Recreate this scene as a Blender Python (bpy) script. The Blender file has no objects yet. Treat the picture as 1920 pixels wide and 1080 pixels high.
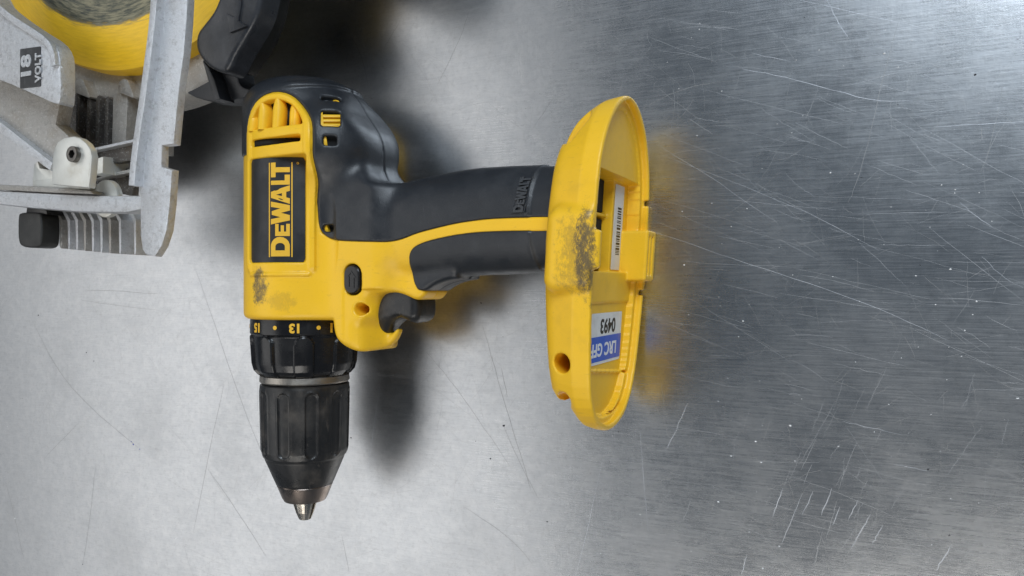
import bpy, bmesh, math, random
import numpy as np
from mathutils import Vector

# ------------------------------------------------------------------ camera, world, lamps, exposure
scene = bpy.context.scene
TILT = math.radians(25.0)
FOCAL_PX = 1450.0
CAM_Z = 0.344
cam_data = bpy.data.cameras.new('camera')
cam_data.sensor_width = 36.0
cam_data.lens = FOCAL_PX / 1920.0 * 36.0
cam_data.clip_start = 0.01
cam_data.clip_end = 50.0
cam = bpy.data.objects.new('camera', cam_data)
cam.location = (0, 0, CAM_Z)
cam.rotation_euler = (0, TILT, 0)
scene.collection.objects.link(cam)
scene.camera = cam

world = bpy.data.worlds.new('World')
scene.world = world
world.use_nodes = True
world.node_tree.nodes['Background'].inputs[0].default_value = (0.62, 0.80, 1.0, 1)
world.node_tree.nodes['Background'].inputs[1].default_value = 0.085

def area_lamp(name, loc, target, sx, sy, watts, color):
    l = bpy.data.lights.new(name, 'AREA')
    l.shape = 'RECTANGLE'; l.size = sx; l.size_y = sy
    l.energy = watts; l.color = color
    o = bpy.data.objects.new(name, l)
    o.location = loc
    d = Vector(target) - Vector(loc)
    o.rotation_euler = d.to_track_quat('-Z', 'Y').to_euler()
    scene.collection.objects.link(o)
    return o

# ceiling fixture over the near long edge of the bench, and the bright shop windows at the far side
area_lamp('window_lamp', (-1.75, -0.15, 1.75), (-0.25, 0, 0), 3.3, 1.6, 17.2, (1.0, 0.985, 0.965))
area_lamp('ceiling_lamp', (0.25, -1.45, 1.80), (-0.2, 0, 0), 1.8, 0.8, 16.0, (1.0, 0.96, 0.90))
area_lamp('doorway_lamp', (0.62, 1.30, 1.60), (-0.25, 0, 0), 0.9, 0.9, 31.0, (0.80, 0.90, 1.0))

scene.view_settings.view_transform = 'Standard'
scene.view_settings.look = 'None'
scene.view_settings.exposure = 0.2
scene.view_settings.gamma = 1.0
scene.view_settings.use_curve_mapping = False
scene.render.engine = 'CYCLES'
scene.cycles.use_denoising = True
scene.cycles.max_bounces = 8
scene.cycles.sample_clamp_indirect = 4.0

rng = random.Random(11)
C = scene.collection
ZC = 38.0          # drill mid-plane above the bench, mm
_s, _c = math.sin(TILT), math.cos(TILT)

def at(px, py, z):
    """point of the bench-parallel plane z (mm) seen at a photograph pixel -> world mm"""
    r = (px - 960) / FOCAL_PX; u = -(py - 540) / FOCAL_PX
    t = (z / 1000 - CAM_Z) / (-_c - _s * r)
    return ((-_s + _c * r) * t * 1000, u * t * 1000)
AX = at(572, 540, ZC)[0]

# ------------------------------------------------------------------ materials
MATS = {}
class NT:
    def __init__(self, name):
        self.m = bpy.data.materials.new(name); self.m.use_nodes = True
        self.t = self.m.node_tree; self.n = self.t.nodes; self.l = self.t.links
        self.b = self.n['Principled BSDF']
        self.co = self.n.new('ShaderNodeTexCoord')
    def noise(self, scale, detail=3, rough=.55, mapping=None, dist=0.0):
        x = self.n.new('ShaderNodeTexNoise')
        x.inputs['Scale'].default_value = scale; x.inputs['Detail'].default_value = detail
        x.inputs['Roughness'].default_value = rough; x.inputs['Distortion'].default_value = dist
        self.l.new(mapping if mapping else self.co.outputs['Object'], x.inputs['Vector'])
        return x.outputs['Fac']
    def mapping(self, scale=(1, 1, 1), rot=(0, 0, 0), loc=(0, 0, 0)):
        x = self.n.new('ShaderNodeMapping')
        x.inputs['Scale'].default_value = scale; x.inputs['Rotation'].default_value = rot
        x.inputs['Location'].default_value = loc
        self.l.new(self.co.outputs['Object'], x.inputs['Vector'])
        return x.outputs['Vector']
    def ramp(self, fac, a, b, lo=0.0, hi=1.0):
        x = self.n.new('ShaderNodeMapRange'); x.interpolation_type = 'SMOOTHSTEP'
        self.l.new(fac, x.inputs['Value'])
        x.inputs['From Min'].default_value = a; x.inputs['From Max'].default_value = b
        x.inputs['To Min'].default_value = lo; x.inputs['To Max'].default_value = hi
        return x.outputs['Result']
    def math(self, op, a, b):
        x = self.n.new('ShaderNodeMath'); x.operation = op
        for i, v in enumerate((a, b)):
            if isinstance(v, (int, float)): x.inputs[i].default_value = v
            else: self.l.new(v, x.inputs[i])
        return x.outputs[0]
    def mix(self, fac, a, b):
        x = self.n.new('ShaderNodeMix'); x.data_type = 'RGBA'
        if isinstance(fac, (int, float)): x.inputs[0].default_value = fac
        else: self.l.new(fac, x.inputs[0])
        for i, v in ((6, a), (7, b)):
            if isinstance(v, tuple): x.inputs[i].default_value = (*v, 1)
            else: self.l.new(v, x.inputs[i])
        return x.outputs[2]
    def bump(self, h, strength, dist=.0002, prev=None):
        x = self.n.new('ShaderNodeBump')
        x.inputs['Strength'].default_value = strength; x.inputs['Distance'].default_value = dist
        self.l.new(h, x.inputs['Height'])
        if prev: self.l.new(prev, x.inputs['Normal'])
        return x.outputs['Normal']
    def blob(self, center, radii):
        """1 inside an ellipsoid region (object coords, m), fading outward"""
        v = self.mapping(scale=tuple(1 / r for r in radii), loc=tuple(-c / r for c, r in zip(center, radii)))
        x = self.n.new('ShaderNodeVectorMath'); x.operation = 'LENGTH'
        self.l.new(v, x.inputs[0])
        w = self.math('ADD', x.outputs['Value'], self.math('MULTIPLY', self.math('SUBTRACT', self.noise(210, 4, .7), .5), 1.3))
        return self.ramp(w, 1.0, 0.35)
    def set(self, **k):
        for key, v in k.items():
            i = self.b.inputs[key.replace('_', ' ')]
            if isinstance(v, (int, float)): i.default_value = v
            elif isinstance(v, tuple): i.default_value = (*v, 1) if len(v) == 3 else v
            else: self.l.new(v, i)

YEL = (0.90, 0.525, 0.020)
def mat_yellow(name, scuffs=()):
    t = NT(name)
    grime = t.ramp(t.noise(55, 5, .65), .52, .78)
    fine = t.ramp(t.noise(900, 3, .6), .60, .72)
    streak = t.ramp(t.noise(1.0, 4, .6, t.mapping(scale=(160, 900, 300), rot=(0, 0, .5))), .62, .70)
    col = t.mix(t.math('MULTIPLY', grime, .28), YEL, (.47, .27, .035))
    col = t.mix(t.math('MULTIPLY', fine, .12), col, (.35, .2, .04))
    col = t.mix(t.math('MULTIPLY', streak, .16), col, (.36, .22, .05))
    for (cn, rad, amount) in scuffs:
        msk = t.blob(cn, rad)
        n1 = t.math('ADD', t.math('MULTIPLY', t.noise(2100, 5, .85, t.mapping(scale=(1.4, .45, 1), rot=(0, 0, .25))), .6),
                    t.math('MULTIPLY', t.noise(300, 4, .7, t.mapping(scale=(1.3, .7, 1), rot=(0, 0, .4))), .4))
        n2 = t.ramp(t.math('ADD', t.math('MULTIPLY', msk, .22), n1), .57, .74)
        f = t.math('MULTIPLY', t.math('MULTIPLY', n2, msk), amount)
        col = t.mix(f, col, (.06, .056, .05))
    t.set(Base_Color=col, Roughness=t.ramp(t.noise(70, 4), .3, .7, .34, .50), Specular_IOR_Level=.45)
    nrm = t.bump(t.noise(1600, 2), .10, .0002)
    nrm = t.bump(t.noise(40, 3), .25, .0004, nrm)
    t.set(Normal=nrm)
    return t.m

def mat_plain(name, col, rough, metallic=0.0, dust=0.0, dustcol=(.25, .25, .25), grain=1400, gb=.15, rv=.10, spec=.5):
    t = NT(name)
    c = col
    if dust:
        d1 = t.ramp(t.noise(60, 6, .7), .45, .8)
        d2 = t.ramp(t.noise(1.0, 4, .65, t.mapping(scale=(900, 120, 500), rot=(0, .3, .6))), .60, .70)
        c = t.mix(t.math('MULTIPLY', t.math('MAXIMUM', d1, t.math('MULTIPLY', d2, .6)), dust), col, dustcol)
    t.set(Base_Color=c, Metallic=metallic, Specular_IOR_Level=spec,
          Roughness=t.ramp(t.noise(90, 4), .3, .7, max(.03, rough - rv), rough + rv))
    t.set(Normal=t.bump(t.noise(grain, 3), gb, .0003))
    return t.m

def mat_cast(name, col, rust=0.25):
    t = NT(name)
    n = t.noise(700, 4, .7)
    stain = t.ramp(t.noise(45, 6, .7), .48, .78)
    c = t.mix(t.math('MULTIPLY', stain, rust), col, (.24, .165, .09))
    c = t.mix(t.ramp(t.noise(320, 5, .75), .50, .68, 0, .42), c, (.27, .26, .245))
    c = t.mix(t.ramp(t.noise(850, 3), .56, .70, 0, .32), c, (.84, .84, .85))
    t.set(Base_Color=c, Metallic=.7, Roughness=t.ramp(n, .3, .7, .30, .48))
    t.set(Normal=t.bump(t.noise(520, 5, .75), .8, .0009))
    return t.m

def mat_table():
    t = NT('stainless_steel')
    # rolled / brushed sheet: long fine strokes along the sheet, worn by years of cross scratches
    br = t.noise(1.0, 5, .7, t.mapping(scale=(70, 3200, 1), rot=(0, 0, math.radians(9))))
    br2 = t.noise(1.0, 4, .7, t.mapping(scale=(45, 1700, 1), rot=(0, 0, math.radians(15))))
    cross = t.noise(1.0, 4, .7, t.mapping(scale=(1500, 60, 1), rot=(0, 0, math.radians(-12))))
    cloud = t.noise(14, 6, .65)
    mott = t.noise(170, 4, .7)
    col = t.mix(t.ramp(br, .3, .7), (.52, .535, .555), (.62, .635, .655))
    col = t.mix(t.ramp(mott, .35, .7, 0, .35), col, (.74, .74, .74))
    col = t.mix(t.ramp(cloud, .45, .75, 0, .34), col, (.40, .41, .42))
    col = t.mix(t.ramp(t.noise(420, 5, .8), .48, .66, 0, .28), col, (.38, .385, .39))
    sx = t.n.new('ShaderNodeSeparateXYZ'); t.l.new(t.co.outputs['Object'], sx.inputs[0])
    worn = t.ramp(t.math('ADD', sx.outputs['X'], t.math('MULTIPLY', t.math('SUBTRACT', cloud, .5), .12)), -.10, -.26)
    r = t.math('ADD', t.ramp(br2, .25, .75, .235, .305), t.math('MULTIPLY', worn, .065))
    r = t.math('ADD', r, t.ramp(cloud, .3, .7, -.03, .05))
    t.set(Base_Color=col, Metallic=1.0, Roughness=r)
    fade = t.math('SUBTRACT', 1.0, t.math('MULTIPLY', worn, .55))
    n = t.bump(t.math('MULTIPLY', br, fade), .09, .00010)
    n = t.bump(t.math('MULTIPLY', br2, fade), .08, .00010, n)
    n = t.bump(cross, .10, .00010, n)
    n = t.bump(mott, .16, .0002, n)
    n = t.bump(t.noise(1.0, 4, .7, t.mapping(scale=(900, 160, 1), rot=(0, 0, .9))), .10, .0001, n)
    t.set(Normal=n)
    return t.m

def mat_guard():
    """yellow painted guard dome rubbed through to grey metal toward its middle by years of use"""
    t = NT('worn_yellow_guard_paint')
    cen = t.co.outputs['Object']
    flat = t.n.new('ShaderNodeVectorMath'); flat.operation = 'MULTIPLY'; flat.inputs[1].default_value = (1, 1, 0); t.l.new(cen, flat.inputs[0])
    ln = t.n.new('ShaderNodeVectorMath'); ln.operation = 'LENGTH'; t.l.new(flat.outputs[0], ln.inputs[0])
    sep = t.n.new('ShaderNodeSeparateXYZ'); t.l.new(cen, sep.inputs[0])
    ang = t.math('ARCTAN2', sep.outputs['Y'], sep.outputs['X'])
    comb = t.n.new('ShaderNodeCombineXYZ')
    t.l.new(t.math('MULTIPLY', ln.outputs['Value'], 900), comb.inputs[0])
    t.l.new(t.math('MULTIPLY', ang, 9.0), comb.inputs[1])
    ring = t.noise(1.0, 5, .7, comb.outputs[0])
    rr = ln.outputs['Value']
    wear = t.math('ADD', t.ramp(rr, GUARD_R * .87, GUARD_R * .78), t.math('MULTIPLY', t.math('SUBTRACT', ring, .5), 1.1))
    w = t.ramp(wear, .35, .75)
    c = t.mix(t.ramp(ring, .3, .8), (.90, .55, .02), (.72, .42, .015))
    grey = t.mix(t.ramp(ring, .35, .65), (.05, .058, .05), (.24, .225, .15))
    t.set(Base_Color=t.mix(w, c, grey), Roughness=t.ramp(w, 0, 1, .42, .32), Metallic=t.math('MULTIPLY', w, .6))
    t.set(Normal=t.bump(ring, .3, .0004))
    return t.m

# ------------------------------------------------------------------ object helpers
def link_mesh(name, me, mat=None, parent=None):
    o = bpy.data.objects.new(name, me); C.objects.link(o)
    if mat: me.materials.append(mat)
    if parent is not None: o.parent = parent
    return o

def mesh_np(name, V, F, smooth=True):
    """V (n,3) metres, F (m,4) or (m,3) index array"""
    me = bpy.data.meshes.new(name)
    V = np.asarray(V, np.float32); F = np.asarray(F, np.int32); k = F.shape[1]
    me.vertices.add(len(V)); me.vertices.foreach_set('co', V.ravel())
    me.loops.add(F.size); me.loops.foreach_set('vertex_index', F.ravel())
    me.polygons.add(len(F)); me.polygons.foreach_set('loop_start', np.arange(0, F.size, k, dtype=np.int32))
    me.polygons.foreach_set('use_smooth', np.full(len(F), smooth))
    me.update(calc_edges=True)
    return me

def thing(name, loc, label, cat):
    o = bpy.data.objects.new(name, None); C.objects.link(o)
    o.location = loc; o.empty_display_size = .02
    o['label'] = label; o['category'] = cat
    return o

def chaikin(p, n=2, closed=True):
    p = np.asarray(p, float)
    for _ in range(n):
        q = np.roll(p, -1, 0) if closed else p[1:]
        a = p if closed else p[:-1]
        x = np.empty((2 * len(a), p.shape[1])); x[0::2] = .75 * a + .25 * q; x[1::2] = .25 * a + .75 * q
        if not closed: x = np.vstack([p[:1], x, p[-1:]])
        p = x
    return p

def sd_poly(P, X, Y):
    """signed distance to a closed polygon (negative inside), any broadcastable X, Y"""
    X, Y = np.broadcast_arrays(np.asarray(X, np.float32), np.asarray(Y, np.float32))
    d = np.full(X.shape, 1e9, np.float32); ins = np.zeros(X.shape, bool)
    P = np.asarray(P, np.float32); Q = np.roll(P, -1, 0)
    for (ax, ay), (bx, by) in zip(P, Q):
        ex, ey = bx - ax, by - ay
        wx, wy = X - ax, Y - ay
        h = np.clip((wx * ex + wy * ey) / (ex * ex + ey * ey + 1e-9), 0, 1)
        d = np.minimum(d, (wx - ex * h) ** 2 + (wy - ey * h) ** 2)
        if ay != by:
            ins ^= ((ay > Y) != (by > Y)) & (X < ex * (Y - ay) / (by - ay) + ax)
    d = np.sqrt(d)
    return np.where(ins, -d, d)

def smin(a, b, k):
    h = np.maximum(k - np.abs(a - b), 0) / k
    return np.minimum(a, b) - h * h * k * .25
def smax(a, b, k): return -smin(-a, -b, k)
def sstep(a, b, x):
    t = np.clip((x - a) / (b - a), 0, 1); return t * t * (3 - 2 * t)
def sd_box(X, Y, Z, c, h, r):
    qx, qy, qz = abs(X - c[0]) - h[0] + r, abs(Y - c[1]) - h[1] + r, abs(Z - c[2]) - h[2] + r
    return np.sqrt(np.maximum(qx, 0) ** 2 + np.maximum(qy, 0) ** 2 + np.maximum(qz, 0) ** 2) \
        + np.minimum(np.maximum(qx, np.maximum(qy, qz)), 0) - r
def sd_rect(X, Y, c, h, r):
    qx, qy = abs(X - c[0]) - h[0] + r, abs(Y - c[1]) - h[1] + r
    return np.sqrt(np.maximum(qx, 0) ** 2 + np.maximum(qy, 0) ** 2) + np.minimum(np.maximum(qx, qy), 0) - r

def surface_nets(d, org, h):
    s = d < 0
    sh = tuple(n - 1 for n in d.shape)
    def cut(a, i, j, k): return a[i:i + sh[0], j:j + sh[1], k:k + sh[2]]
    cnt = np.zeros(sh, np.uint8)
    for i in (0, 1):
        for j in (0, 1):
            for k in (0, 1): cnt += cut(s, i, j, k)
    act = (cnt > 0) & (cnt < 8)
    idx = np.argwhere(act)
    I, J, K = idx.T
    acc = np.zeros((len(idx), 3)); num = np.zeros(len(idx))
    for ax in range(3):
        o1, o2 = [a for a in range(3) if a != ax]
        for p in (0, 1):
            for q in (0, 1):
                a = [0, 0, 0]; a[o1] = p; a[o2] = q
                b = list(a); b[ax] = 1
                da = d[I + a[0], J + a[1], K + a[2]]; db = d[I + b[0], J + b[1], K + b[2]]
                m = (da < 0) != (db < 0)
                t = np.where(m, da / np.where(m, da - db, 1), 0)
                for c in range(3):
                    acc[:, c] += np.where(m, a[c] + (t if c == ax else 0), 0)
                num += m
    V = (idx + acc / num[:, None]) * h + np.asarray(org)
    vid = np.full(sh, -1, np.int32); vid[I, J, K] = np.arange(len(idx))
    faces = []
    for ax in range(3):
        lo = [slice(None)] * 3; hi = [slice(None)] * 3
        lo[ax] = slice(0, -1); hi[ax] = slice(1, None)
        a, b = s[tuple(lo)], s[tuple(hi)]
        e = np.argwhere(a != b)
        o1, o2 = (ax + 1) % 3, (ax + 2) % 3
        ok = (e[:, o1] > 0) & (e[:, o2] > 0) & (e[:, o1] < d.shape[o1] - 1) & (e[:, o2] < d.shape[o2] - 1)
        e = e[ok]
        ins = a[tuple(e.T)]
        def g(p, q):
            f = e.copy(); f[:, o1] -= p; f[:, o2] -= q
            return vid[tuple(f.T)]
        quad = np.stack([g(1, 1), g(0, 1), g(0, 0), g(1, 0)], 1)
        quad[~ins] = quad[~ins][:, ::-1]
        faces.append(quad)
    return V, np.vstack(faces)

def axes(lo, hi, h):
    g = [np.arange(a, b + h, h, dtype=np.float32) for a, b in zip(lo, hi)]
    return g[0][:, None, None], g[1][None, :, None], g[2][None, None, :]

def sdf_object(name, fn, lo, hi, h, mat, parent):
    X, Y, Z = axes(lo, hi, h)
    d = np.ascontiguousarray(np.broadcast_to(fn(X, Y, Z), (X.size, Y.size, Z.size)))
    V, F = surface_nets(d, lo, h)
    return link_mesh(name, mesh_np(name, V / 1000, F), mat, parent)

def lathe(name, prof, mat, parent, n=96, disp=None, cap=True):
    """prof [(y, r)] mm about the local Y axis; disp(theta, y) adds radius; theta from +Z toward +X"""
    prof = np.asarray(prof, float)
    th = np.linspace(0, 2 * np.pi, n, endpoint=False)
    T, Yy = np.meshgrid(th, prof[:, 0]); R = np.repeat(prof[:, 1][:, None], n, 1)
    if disp is not None: R = R + disp(T, Yy)
    V = np.stack([R * np.sin(T), Yy, R * np.cos(T)], -1).reshape(-1, 3) / 1000
    m = len(prof); i = np.arange(m - 1)[:, None] * n; j = np.arange(n)[None]
    F = np.stack([i + j, i + (j + 1) % n, i + n + (j + 1) % n, i + n + j], -1).reshape(-1, 4)
    V = V.tolist(); F = F[:, ::-1].tolist() if prof[-1, 0] > prof[0, 0] else F.tolist()
    if cap:
        for row in (0, m - 1):
            V.append((0, prof[row, 0] / 1000, 0)); c = len(V) - 1
            for k in range(n): F.append((c, row * n + k, row * n + (k + 1) % n))
    me = bpy.data.meshes.new(name); me.from_pydata(V, [], F)
    bm = bmesh.new(); bm.from_mesh(me); bmesh.ops.recalc_face_normals(bm, faces=bm.faces); bm.to_mesh(me); bm.free()
    me.shade_smooth()
    try: me.set_sharp_from_angle(angle=math.radians(38))
    except Exception: pass
    return link_mesh(name, me, mat, parent)

def resample(prof, step):
    out = [prof[0]]
    for a, b in zip(prof, prof[1:]):
        k = max(1, int(math.hypot(b[0] - a[0], b[1] - a[1]) / step))
        out += [(a[0] + (b[0] - a[0]) * i / k, a[1] + (b[1] - a[1]) * i / k) for i in range(1, k + 1)]
    return out

def slab(name, poly, z0, z1, mat, parent, bevel=0.0, holes=(), segs=2, smooth_angle=35, xf=None):
    """extrude a plane outline [(x,y)] mm from z0 up to z1 with rounded top edges"""
    bm = bmesh.new()
    vs = [bm.verts.new((x, y, z0)) for x, y in poly]
    es = [bm.edges.new((vs[i], vs[(i + 1) % len(vs)])) for i in range(len(vs))]
    for hp in holes:
        hv = [bm.verts.new((x, y, z0)) for x, y in hp]
        es += [bm.edges.new((hv[i], hv[(i + 1) % len(hv)])) for i in range(len(hv))]
    if holes: bmesh.ops.triangle_fill(bm, edges=es, use_beauty=True)
    else: bm.faces.new(vs)
    bmesh.ops.recalc_face_normals(bm, faces=bm.faces)
    base = list(bm.faces)
    if base[0].normal.z > 0:
        for f in base: f.normal_flip()
    r = bmesh.ops.extrude_face_region(bm, geom=base, use_keep_orig=True)
    top = [v for v in r['geom'] if isinstance(v, bmesh.types.BMVert)]
    for v in top: v.co.z = z1
    bmesh.ops.recalc_face_normals(bm, faces=bm.faces)
    if bevel:
        tops = set(top)
        ed = [e for e in bm.edges if e.verts[0] in tops and e.verts[1] in tops and e.calc_face_angle(0) > .5]
        bmesh.ops.bevel(bm, geom=ed, offset=bevel, segments=segs, profile=.6, affect='EDGES', clamp_overlap=True)
    for v in bm.verts:
        c = v.co
        if xf: c = xf(c)
        v.co = Vector(c) / 1000
    me = bpy.data.meshes.new(name); bm.to_mesh(me); bm.free()
    me.shade_smooth()
    try: me.set_sharp_from_angle(angle=math.radians(smooth_angle))
    except Exception: pass
    return link_mesh(name, me, mat, parent)

def joined(name, polys, mapf, mat, parent, thick=.35, sub=0):
    """flat filled outlines [(outer, [holes])] in a 2-D frame, given thickness, mapped by mapf(a, b, h) -> mm"""
    bm = bmesh.new()
    for outer, holes in polys:
        b2 = bmesh.new(); es = []
        for loop in [outer] + list(holes):
            vs = [b2.verts.new((x, y, 0)) for x, y in loop]
            es += [b2.edges.new((vs[i], vs[(i + 1) % len(vs)])) for i in range(len(vs))]
        bmesh.ops.triangle_fill(b2, edges=es, use_beauty=True)
        fs = list(b2.faces)
        r = bmesh.ops.extrude_face_region(b2, geom=fs, use_keep_orig=True)
        for v in r['geom']:
            if isinstance(v, bmesh.types.BMVert): v.co.z = thick
        if sub: bmesh.ops.subdivide_edges(b2, edges=[e for e in b2.edges if e.calc_length() > 2.0], cuts=sub, use_grid_fill=False)
        tmp = bpy.data.meshes.new('t'); b2.to_mesh(tmp); b2.free(); bm.from_mesh(tmp); bpy.data.meshes.remove(tmp)
    for v in bm.verts: v.co = Vector(mapf(v.co.x, v.co.y, v.co.z)) / 1000
    bmesh.ops.recalc_face_normals(bm, faces=bm.faces)
    me = bpy.data.meshes.new(name); bm.to_mesh(me); bm.free()
    return link_mesh(name, me, mat, parent)

def text_object(name, body, size, bold, mapf, mat, parent, thick=.3, spacing=1.0, sx=1.0):
    cu = bpy.data.curves.new(name, 'FONT')
    cu.body = body; cu.size = size; cu.offset = bold; cu.align_x = 'CENTER'; cu.align_y = 'CENTER'
    cu.space_character = spacing; cu.resolution_u = 4; cu.extrude = thick / 2
    to = bpy.data.objects.new(name, cu); C.objects.link(to)
    dg = bpy.context.evaluated_depsgraph_get()
    me = bpy.data.meshes.new_from_object(to.evaluated_get(dg))
    bpy.data.objects.remove(to); bpy.data.curves.remove(cu)
    me.name = name
    bm = bmesh.new(); bm.from_mesh(me)
    for v in bm.verts: v.co = Vector(mapf(v.co.x * sx, v.co.y, v.co.z + thick / 2)) / 1000
    bmesh.ops.recalc_face_normals(bm, faces=bm.faces)
    bm.to_mesh(me); bm.free(); me.materials.clear()
    return link_mesh(name, me, mat, parent)

def arc(cx, cy, r, a0, a1, n=10, ry=None):
    ry = r if ry is None else ry
    return [(cx + r * math.cos(math.radians(a0 + (a1 - a0) * i / n)), cy + ry * math.sin(math.radians(a0 + (a1 - a0) * i / n))) for i in range(n + 1)]
def rrect(x0, y0, x1, y1, r, n=5):
    return arc(x1 - r, y1 - r, r, 0, 90, n) + arc(x0 + r, y1 - r, r, 90, 180, n) + arc(x0 + r, y0 + r, r, 180, 270, n) + arc(x1 - r, y0 + r, r, 270, 360, n)

# ------------------------------------------------------------------ materials in use
GUARD_R = 0.1275
steel = mat_table()
yellow = mat_yellow('yellow_plastic', scuffs=[((-.003, .000, .030), (.0075, .0135, .02), .85), ((.009, -.006, .027), (.012, .007, .02), .22), ((.150, .03, .03), (.01, .02, .02), .3)])
yellow_foot = mat_yellow('yellow_plastic_foot', scuffs=[((.1615, .011, .040), (.0062, .029, .014), .85), ((.157, .010, .042), (.011, .028, .01), .40)])
yellow_print = mat_plain('yellow_print', (.78, .45, .03), .5)
rubber = mat_plain('grey_rubber', (.019, .0215, .026), .38, dust=.28, dustcol=(.08, .084, .09), grain=2200, gb=.30)
rubber_emboss = mat_plain('grey_rubber_raised', (.040, .043, .048), .45, dust=.4, dustcol=(.16, .16, .16))
black = mat_plain('black_plastic', (.015, .015, .0155), .36, dust=.6, dustcol=(.115, .098, .082), grain=1500, gb=.12)
gloss = mat_plain('glossy_black_plastic', (.009, .009, .010), .24, dust=.15, dustcol=(.08, .08, .08))
label_black = mat_plain('black_label', (.016, .017, .019), .42, dust=.18, dustcol=(.09, .09, .09))
dark = mat_plain('recess_shade_black', (.004, .004, .004), .8)  # near-black fill: shade inside openings put into the colour
ring_metal = mat_plain('worn_ring_metal', (.42, .39, .35), .42, 1.0, dust=.5, dustcol=(.18, .15, .12), grain=1200, gb=.3)
nose_metal = mat_plain('dark_burnished_steel', (.30, .25, .22), .33, 1.0, dust=.5, dustcol=(.10, .075, .06), gb=.15)
jaw_metal = mat_plain('bright_steel', (.62, .57, .50), .28, 1.0, dust=.35, dustcol=(.3, .24, .18))
paper = mat_plain('white_paper', (.74, .74, .72), .55, dust=.55, dustcol=(.45, .42, .35))
ink = mat_plain('black_ink', (.012, .012, .012), .5)
blue_paper = mat_plain('blue_paper', (.010, .10, .56), .45, dust=.1, dustcol=(.2, .25, .4))
white_ink = mat_plain('white_ink', (.75, .76, .78), .5)
cast = mat_cast('cast_alloy', (.68, .69, .71), .20)
cast_dirty = mat_cast('dirty_cast_alloy', (.46, .44, .41), .60)
cast_dark = mat_cast('dark_stained_alloy', (.12, .11, .10), .55)  # stained alloy, base colour lowered to make the gaps between ribs dark
zinc = mat_plain('zinc_plate', (.66, .66, .62), .42, .55, dust=.5, dustcol=(.42, .36, .25), grain=800, gb=.2)
guard_black = mat_plain('worn_black_guard', (.024, .026, .031), .36, dust=.35, dustcol=(.10, .105, .115), grain=900, gb=.3)
knob_black = mat_plain('black_knob_plastic', (.016, .016, .015), .5, dust=.3, dustcol=(.07, .07, .06), gb=.25)
bolt_metal = mat_plain('blackened_bolt', (.16, .15, .14), .4, 1.0, dust=.3)
guard_paint = mat_guard()
hatch = mat_plain('dark_hatched_mark', (.05, .05, .052), .6, .4, dust=.55, dustcol=(.30, .30, .31), grain=500, gb=.5)

# ------------------------------------------------------------------ the bench
def build_table():
    bm = bmesh.new()
    bmesh.ops.create_cube(bm, size=1)
    for v in bm.verts:
        v.co = Vector((v.co.x * 2.0 - .45, v.co.y * 1.5, v.co.z * .04 - .02))
    bmesh.ops.bevel(bm, geom=[e for e in bm.edges if abs(e.verts[0].co.z) < 1e-4 and abs(e.verts[1].co.z) < 1e-4],
                    offset=.004, segments=3, affect='EDGES')
    me = bpy.data.meshes.new('workbench_top'); bm.to_mesh(me); bm.free()
    o = link_mesh('workbench_top', me, steel)
    o['kind'] = 'structure'; o['label'] = 'scratched brushed stainless steel bench top under the tools'
    return o
bench = build_table()

def strips(name, lines, mat, z):
    """tapered hair-thin marks lying on the sheet: lines = [(points mm, width mm)]"""
    V, F = [], []
    for pts, w in lines:
        p = np.asarray(pts, float); n = len(p)
        t = np.gradient(p, axis=0); t /= np.linalg.norm(t, axis=1)[:, None] + 1e-9
        nn = np.stack([-t[:, 1], t[:, 0]], 1)
        for i in range(n):
            ww = w * .36 * (math.sin(math.pi * (i + .25) / (n - .5)) ** .6)
            a = p[i] + nn[i] * ww; b = p[i] - nn[i] * ww
            V += [(a[0], a[1], z), (b[0], b[1], z)]
        o = len(V) - 2 * n
        F += [(o + 2 * i, o + 2 * i + 1, o + 2 * i + 3, o + 2 * i + 2) for i in range(n - 1)]
    me = mesh_np(name, np.asarray(V) / 1000, np.asarray(F), False)
    o = link_mesh(name, me, mat, bench); o['kind'] = 'stuff'
    return o

scr_dark = mat_plain('dark_scratch', (.36, .36, .36), .5, 1.0)
scr_soft = mat_plain('faint_scratch', (.47, .47, .47), .45, 1.0)
scr_light = mat_plain('bright_scratch', (.64, .66, .70), .42, .72)  # pale base colour stands in for light the scratch scatters
scr_mid = mat_plain('pale_scratch', (.60, .61, .63), .5, .9)

def pline(pxs, n=9, wob=.4):
    p = np.array([at(x, y, 0) for x, y in pxs])
    p = chaikin(p, 2, False) if len(p) > 2 else np.linspace(p[0], p[1], n)
    return p + np.array([[rng.gauss(0, wob * .3), rng.gauss(0, wob * .3)] for _ in p])

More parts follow.
